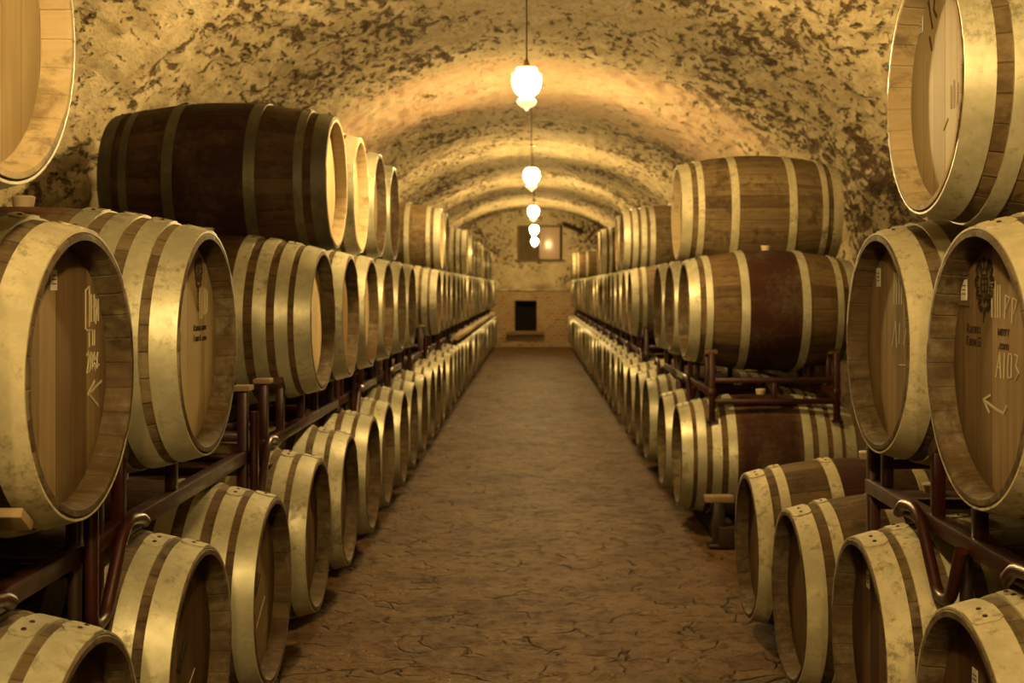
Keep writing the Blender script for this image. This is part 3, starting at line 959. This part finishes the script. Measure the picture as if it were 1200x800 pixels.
# end wall with openings: a niche window above and a low dark opening below
def px(X, Y, d): return ((X - 624) * d / 1430, EYE - (Y - 337) * d / 1430)
YW = 28.8
wx0, wz1 = px(606, 264, YW); wx1, wz0 = px(659, 304, YW)
dx0, dz1 = px(603, 352, YW - .35); dx1, dz0 = px(629, 388, YW - .35)
def wall_with_hole(name, x0, x1, z0, z1, hx0, hx1, hz0, hz1, yf, th, mat, nz_amp=.02):
    """solid wall slab (front face at yf, thickness th) around one rectangular hole"""
    bm = bmesh.new()
    step = .09
    def axis(a, b, h0, h1):
        vals = set([round(a, 4), round(b, 4), round(h0, 4), round(h1, 4)])
        for lo, hi in ((a, h0), (h0, h1), (h1, b)):
            n = max(1, int((hi - lo) / step))
            for i in range(n + 1): vals.add(round(lo + (hi - lo) * i / n, 4))
        return sorted(vals)
    X = axis(x0, x1, hx0, hx1); Z = axis(z0, z1, hz0, hz1)
    V = {}
    def v(i, j, k_):
        if (i, j, k_) not in V:
            x, z = X[i], Z[j]
            p = Vector((x * 3.1, 5, z * 3.1))
            e = (noise.noise(p) * 1.2 + noise.noise(p * 3)) * nz_amp if k_ == 0 else 0
            V[(i, j, k_)] = bm.verts.new((x, yf + k_ * th - e, z))
        return V[(i, j, k_)]
    def solid(i, j):
        if i < 0 or j < 0 or i >= len(X) - 1 or j >= len(Z) - 1: return False
        cx, cz = (X[i] + X[i + 1]) / 2, (Z[j] + Z[j + 1]) / 2
        return not (hx0 < cx < hx1 and hz0 < cz < hz1)
    for i in range(len(X) - 1):
        for j in range(len(Z) - 1):
            if not solid(i, j): continue
            for k_ in (0, 1): bm.faces.new((v(i, j, k_), v(i + 1, j, k_), v(i + 1, j + 1, k_), v(i, j + 1, k_)))
            if not solid(i - 1, j): bm.faces.new((v(i, j, 0), v(i, j + 1, 0), v(i, j + 1, 1), v(i, j, 1)))
            if not solid(i + 1, j): bm.faces.new((v(i + 1, j, 0), v(i + 1, j + 1, 0), v(i + 1, j + 1, 1), v(i + 1, j, 1)))
            if not solid(i, j - 1): bm.faces.new((v(i, j, 0), v(i + 1, j, 0), v(i + 1, j, 1), v(i, j, 1)))
            if not solid(i, j + 1): bm.faces.new((v(i, j + 1, 0), v(i + 1, j + 1, 0), v(i + 1, j + 1, 1), v(i, j + 1, 1)))
    me = finish(bm, name, mat, angle=.9)
    return me
tag(obj('wall_back', wall_with_hole('wall_back', -2.6, 2.6, -.02, 3.4, wx0, wx1, wz0, wz1, YW, .3, M['endwall'])), kind='structure')
# plain masonry behind the camera
bm = bmesh.new(); add_box(bm, (0, Y0 - .1, 1.7), (5.6, .2, 3.8)); tag(obj('wall_front', finish(bm, 'wall_front', M['endwall'])), kind='structure')
# lower projecting masonry with the low opening
lx0 = -.92; lx1 = .86
k = N('end_wall_brick'); co = k.objco()
br = k.n('ShaderNodeTexBrick'); k.l(k.mapping(co, (1, 1, 1)), br.inputs['Vector'])
mp = k.n('ShaderNodeCombineXYZ'); sp = k.n('ShaderNodeSeparateXYZ'); k.l(co, sp.inputs[0]); k.l(sp.outputs[0], mp.inputs[0]); k.l(sp.outputs[2], mp.inputs[1])
k.l(mp.outputs[0], br.inputs['Vector']); br.inputs['Scale'].default_value = 3.4; br.inputs['Mortar Size'].default_value = .035
br.inputs['Color1'].default_value = c4(.27, .13, .065); br.inputs['Color2'].default_value = c4(.42, .25, .13); br.inputs['Mortar'].default_value = c4(.5, .36, .2)
nn = k.noise(co, 3, 4, .6)
pl = k.mix(k.noise(co, 9, 4, .7), c4(.22, .14, .07), c4(.62, .47, .26))
M['brick'] = k.bsdf(k.mix(k.step(nn, .42, .6), br.outputs['Color'], pl), .9, 0, nn, .5, .02)
zl = px(0, 341, YW - .35)[1]
tag(obj('wall_low', wall_with_hole('wall_low', lx0 - 1.6, lx1 + 1.6, -.02, zl, dx0, dx1, dz0, dz1, YW - .35, .34, M['brick'], .03)), kind='structure')
k = N('recess_shade_black'); M['recess_shade'] = k.bsdf(c4(.012, .008, .005), .95)  # black colour stands in for the shade inside the low opening
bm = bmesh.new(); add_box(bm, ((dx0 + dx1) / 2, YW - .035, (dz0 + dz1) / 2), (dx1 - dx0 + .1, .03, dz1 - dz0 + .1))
tag(obj('opening_shade_1', finish(bm, 'opening_shade_1', M['recess_shade'])), kind='structure')
bm = bmesh.new(); add_box(bm, ((dx0 + dx1) / 2, YW - .43, dz0 - .04), (dx1 - dx0 + .34, .2, .09), .012)
tag(obj('trim_1', finish(bm, 'trim_1', M['endwall'])), kind='structure')
# ledge on top of the low wall
bm = bmesh.new(); add_box(bm, (0, YW - .19, zl + .025), (3.6, .4, .05), .01)
tag(obj('trim_2', finish(bm, 'trim_2', M['endwall'])), kind='structure')
# niche window above: dark left half, glazed pale right leaf
k = N('niche_back'); co = k.objco(); M['niche'] = k.bsdf(k.mix(k.noise(co, 5, 4, .6), c4(.13, .10, .045), c4(.26, .2, .09)), .8)
k = N('painted_leaf'); co = k.objco(); M['leaf'] = k.bsdf(k.mix(k.noise(co, 4, 3, .5), c4(.74, .50, .34), c4(.82, .60, .42)), .25, 0, None, spec=.6)
wn = empty('window_1', ((wx0 + wx1) / 2, YW, wz0)); tag(wn, kind='structure')
def child(name, c, s, mat, bev=.006):
    bm = bmesh.new(); add_box(bm, (0, 0, 0), s, bev)
    return obj(name, finish(bm, name, mat), wn, c)
W, H = wx1 - wx0, wz1 - wz0
child('recess_panel', (0, .27, H / 2), (W + .05, .03, H + .05), M['niche'])
child('window_leaf', (W * .26, .06, H / 2), (W * .48, .03, H - .02), M['leaf'])
for s_ in (-1, 1): child('window_frame', (s_ * (W / 2 - .03), .03, H / 2), (.06, .07, H), M['beam'] if s_ > 0 else M['endwall'])
child('window_frame', (0, .03, H - .02), (W - .12, .07, .04), M['endwall'])
child('window_sill', (0, -.02, -.025), (W + .12, .14, .05), M['endwall'])
child('window_mullion', (W * .01, .03, H / 2), (.04, .06, H - .05), M['leaf'])
# dark slanting timber brace right of the niche
bm = bmesh.new(); add_tube(bm, [(0, 0, 0), (.46, .02, -.20)], .045, 8)
X, Z = px(660, 262, YW - .1)
o = obj('timber_brace', finish(bm, 'timber_brace', M['beam']), None, (X, YW - .1, Z)); tag(o, 'dark slanting timber beside the niche window on the end wall', 'timber')

# ------------------------------------------------------------------ lamps hanging along the crown
LAMP = (1.0, .68, .26)
STR = 1650.0
k = N('lamp_glass_lit'); e = k.n('ShaderNodeEmission'); e.inputs[0].default_value = (*LAMP, 1); e.inputs[1].default_value = STR
k.l(e.outputs[0], k.out.inputs[0]); M['lit'] = k.m
k = N('lamp_cut_glass'); b = k.n('ShaderNodeBsdfPrincipled'); b.inputs['Base Color'].default_value = c4(.95, .9, .75)
b.inputs['Roughness'].default_value = .08; b.inputs['Transmission Weight'].default_value = .7
b.inputs['Emission Color'].default_value = (*LAMP, 1); b.inputs['Emission Strength'].default_value = 1.1
k.l(b.outputs[0], k.out.inputs[0]); M['cut'] = k.m
k = N('lamp_brass'); M['brass'] = k.bsdf(c4(.55, .38, .16), .35, .8)
k = N('lamp_cord'); M['cord'] = k.bsdf(c4(.05, .035, .02), .7)

def lamp_meshes():
    D = {}
    bm = bmesh.new()
    pr = [(-.056, .022), (-.048, .036), (-.03, .056), (0, .068), (.03, .069), (.050, .064), (.064, .052), (.074, .034), (.080, .016)]
    r = revolve(bm, pr, 24, axis='Z'); cap(bm, r[0]); cap(bm, r[-1])
    D['glass_globe'] = finish(bm, 'glass_globe', M['lit'], angle=1)
    bm = bmesh.new()
    r = revolve(bm, [(.078, .022), (.080, .050), (.086, .050), (.096, .016), (.128, .005)], 24, closed=False, axis='Z'); cap(bm, r[0]); cap(bm, r[-1])  # cap disc sized to shade the vault crown from the globe
    revolve(bm, [(.050, .066), (.050, .073), (.055, .074), (.058, .067)], 24, closed=True, axis='Z')
    for a_ in range(3):
        q_ = 2 * PI * a_ / 3
        add_tube(bm, [(.070 * math.cos(q_), .070 * math.sin(q_), .054), (.018 * math.cos(q_), .018 * math.sin(q_), .088)], .0022, 6)
    D['lamp_cap'] = finish(bm, 'lamp_cap', M['brass'], angle=.6)
    bm = bmesh.new()
    n = 24
    rings = revolve(bm, [(-.058, .028), (-.066, .036), (-.078, .044), (-.092, .038), (-.104, .024), (-.112, .012), (-.122, .006)], n, axis='Z')
    for ring in rings[1:5]:
        for i, v in enumerate(ring):
            if i % 4 < 2: v.co.x *= 1.13; v.co.y *= 1.13
    cap(bm, rings[0]); cap(bm, rings[-1])
    D['glass_finial'] = finish(bm, 'glass_finial', M['cut'], angle=.4)
    return D
LD = lamp_meshes()
LAMPS = [(-2.2, 0), (.85, 0), (5.85, -.028), (10.75, -.008), (15.8, .012), (20.7, .03), (25.9, .045)]
names = [None, None, 'largest hanging globe lamp, nearest in view, its cord reaching out of the frame', 'second globe lamp along the crown of the vault, below the nearest',
         'third globe lamp along the vault, middle of the five in view', 'fourth globe lamp, in front of the top of the end wall niche', 'smallest and furthest globe lamp, glowing before the niche window']
for i, (d, x) in enumerate(LAMPS):
    z = EYE + .97
    t = empty('hanging_lamp', (x, d, z))
    tag(t, names[i] or ('globe lamp above the camera, outside the frame' if d > 0 else 'globe lamp behind the camera, outside the frame'), 'lamp', 'globe lamps hanging from the vault')
    for nm, me in LD.items(): obj(nm, me, t)
    top = SPR + RISE + .03 - z
    bm = bmesh.new(); add_tube(bm, [(0, 0, .12), (0, 0, top)], .0032, 8); obj('cord', finish(bm, 'cord', M['cord']), t)
    bm = bmesh.new(); r = revolve(bm, [(top - .05, .012), (top - .045, .045), (top - .0, .055)], 20, axis='Z'); cap(bm, r[0]); cap(bm, r[-1])
    obj('ceiling_rose', finish(bm, 'ceiling_rose', M['brass']), t)

# ------------------------------------------------------------------ world and camera
w = bpy.data.worlds.new('cellar_air'); SC.world = w; w.use_nodes = True
w.node_tree.nodes['Background'].inputs[0].default_value = (.02, .012, .005, 1)
w.node_tree.nodes['Background'].inputs[1].default_value = .05
cam = bpy.data.cameras.new('camera'); co_ = bpy.data.objects.new('camera', cam); COL.objects.link(co_)
co_.location = (0, 0, EYE); co_.rotation_euler = (PI / 2, 0, 0)
cam.sensor_width = 36; cam.lens = 1430 / 1200 * 36
cam.shift_x = -24 / 1200; cam.shift_y = -63 / 1200
cam.clip_start = .05; cam.clip_end = 100
cam.dof.use_dof = True; cam.dof.focus_distance = 2.9; cam.dof.aperture_fstop = 6.0
SC.camera = co_
vs = SC.view_settings
vs.view_transform = 'Standard'; vs.look = 'None'; vs.exposure = 0.0; vs.gamma = 1.0; vs.use_curve_mapping = False
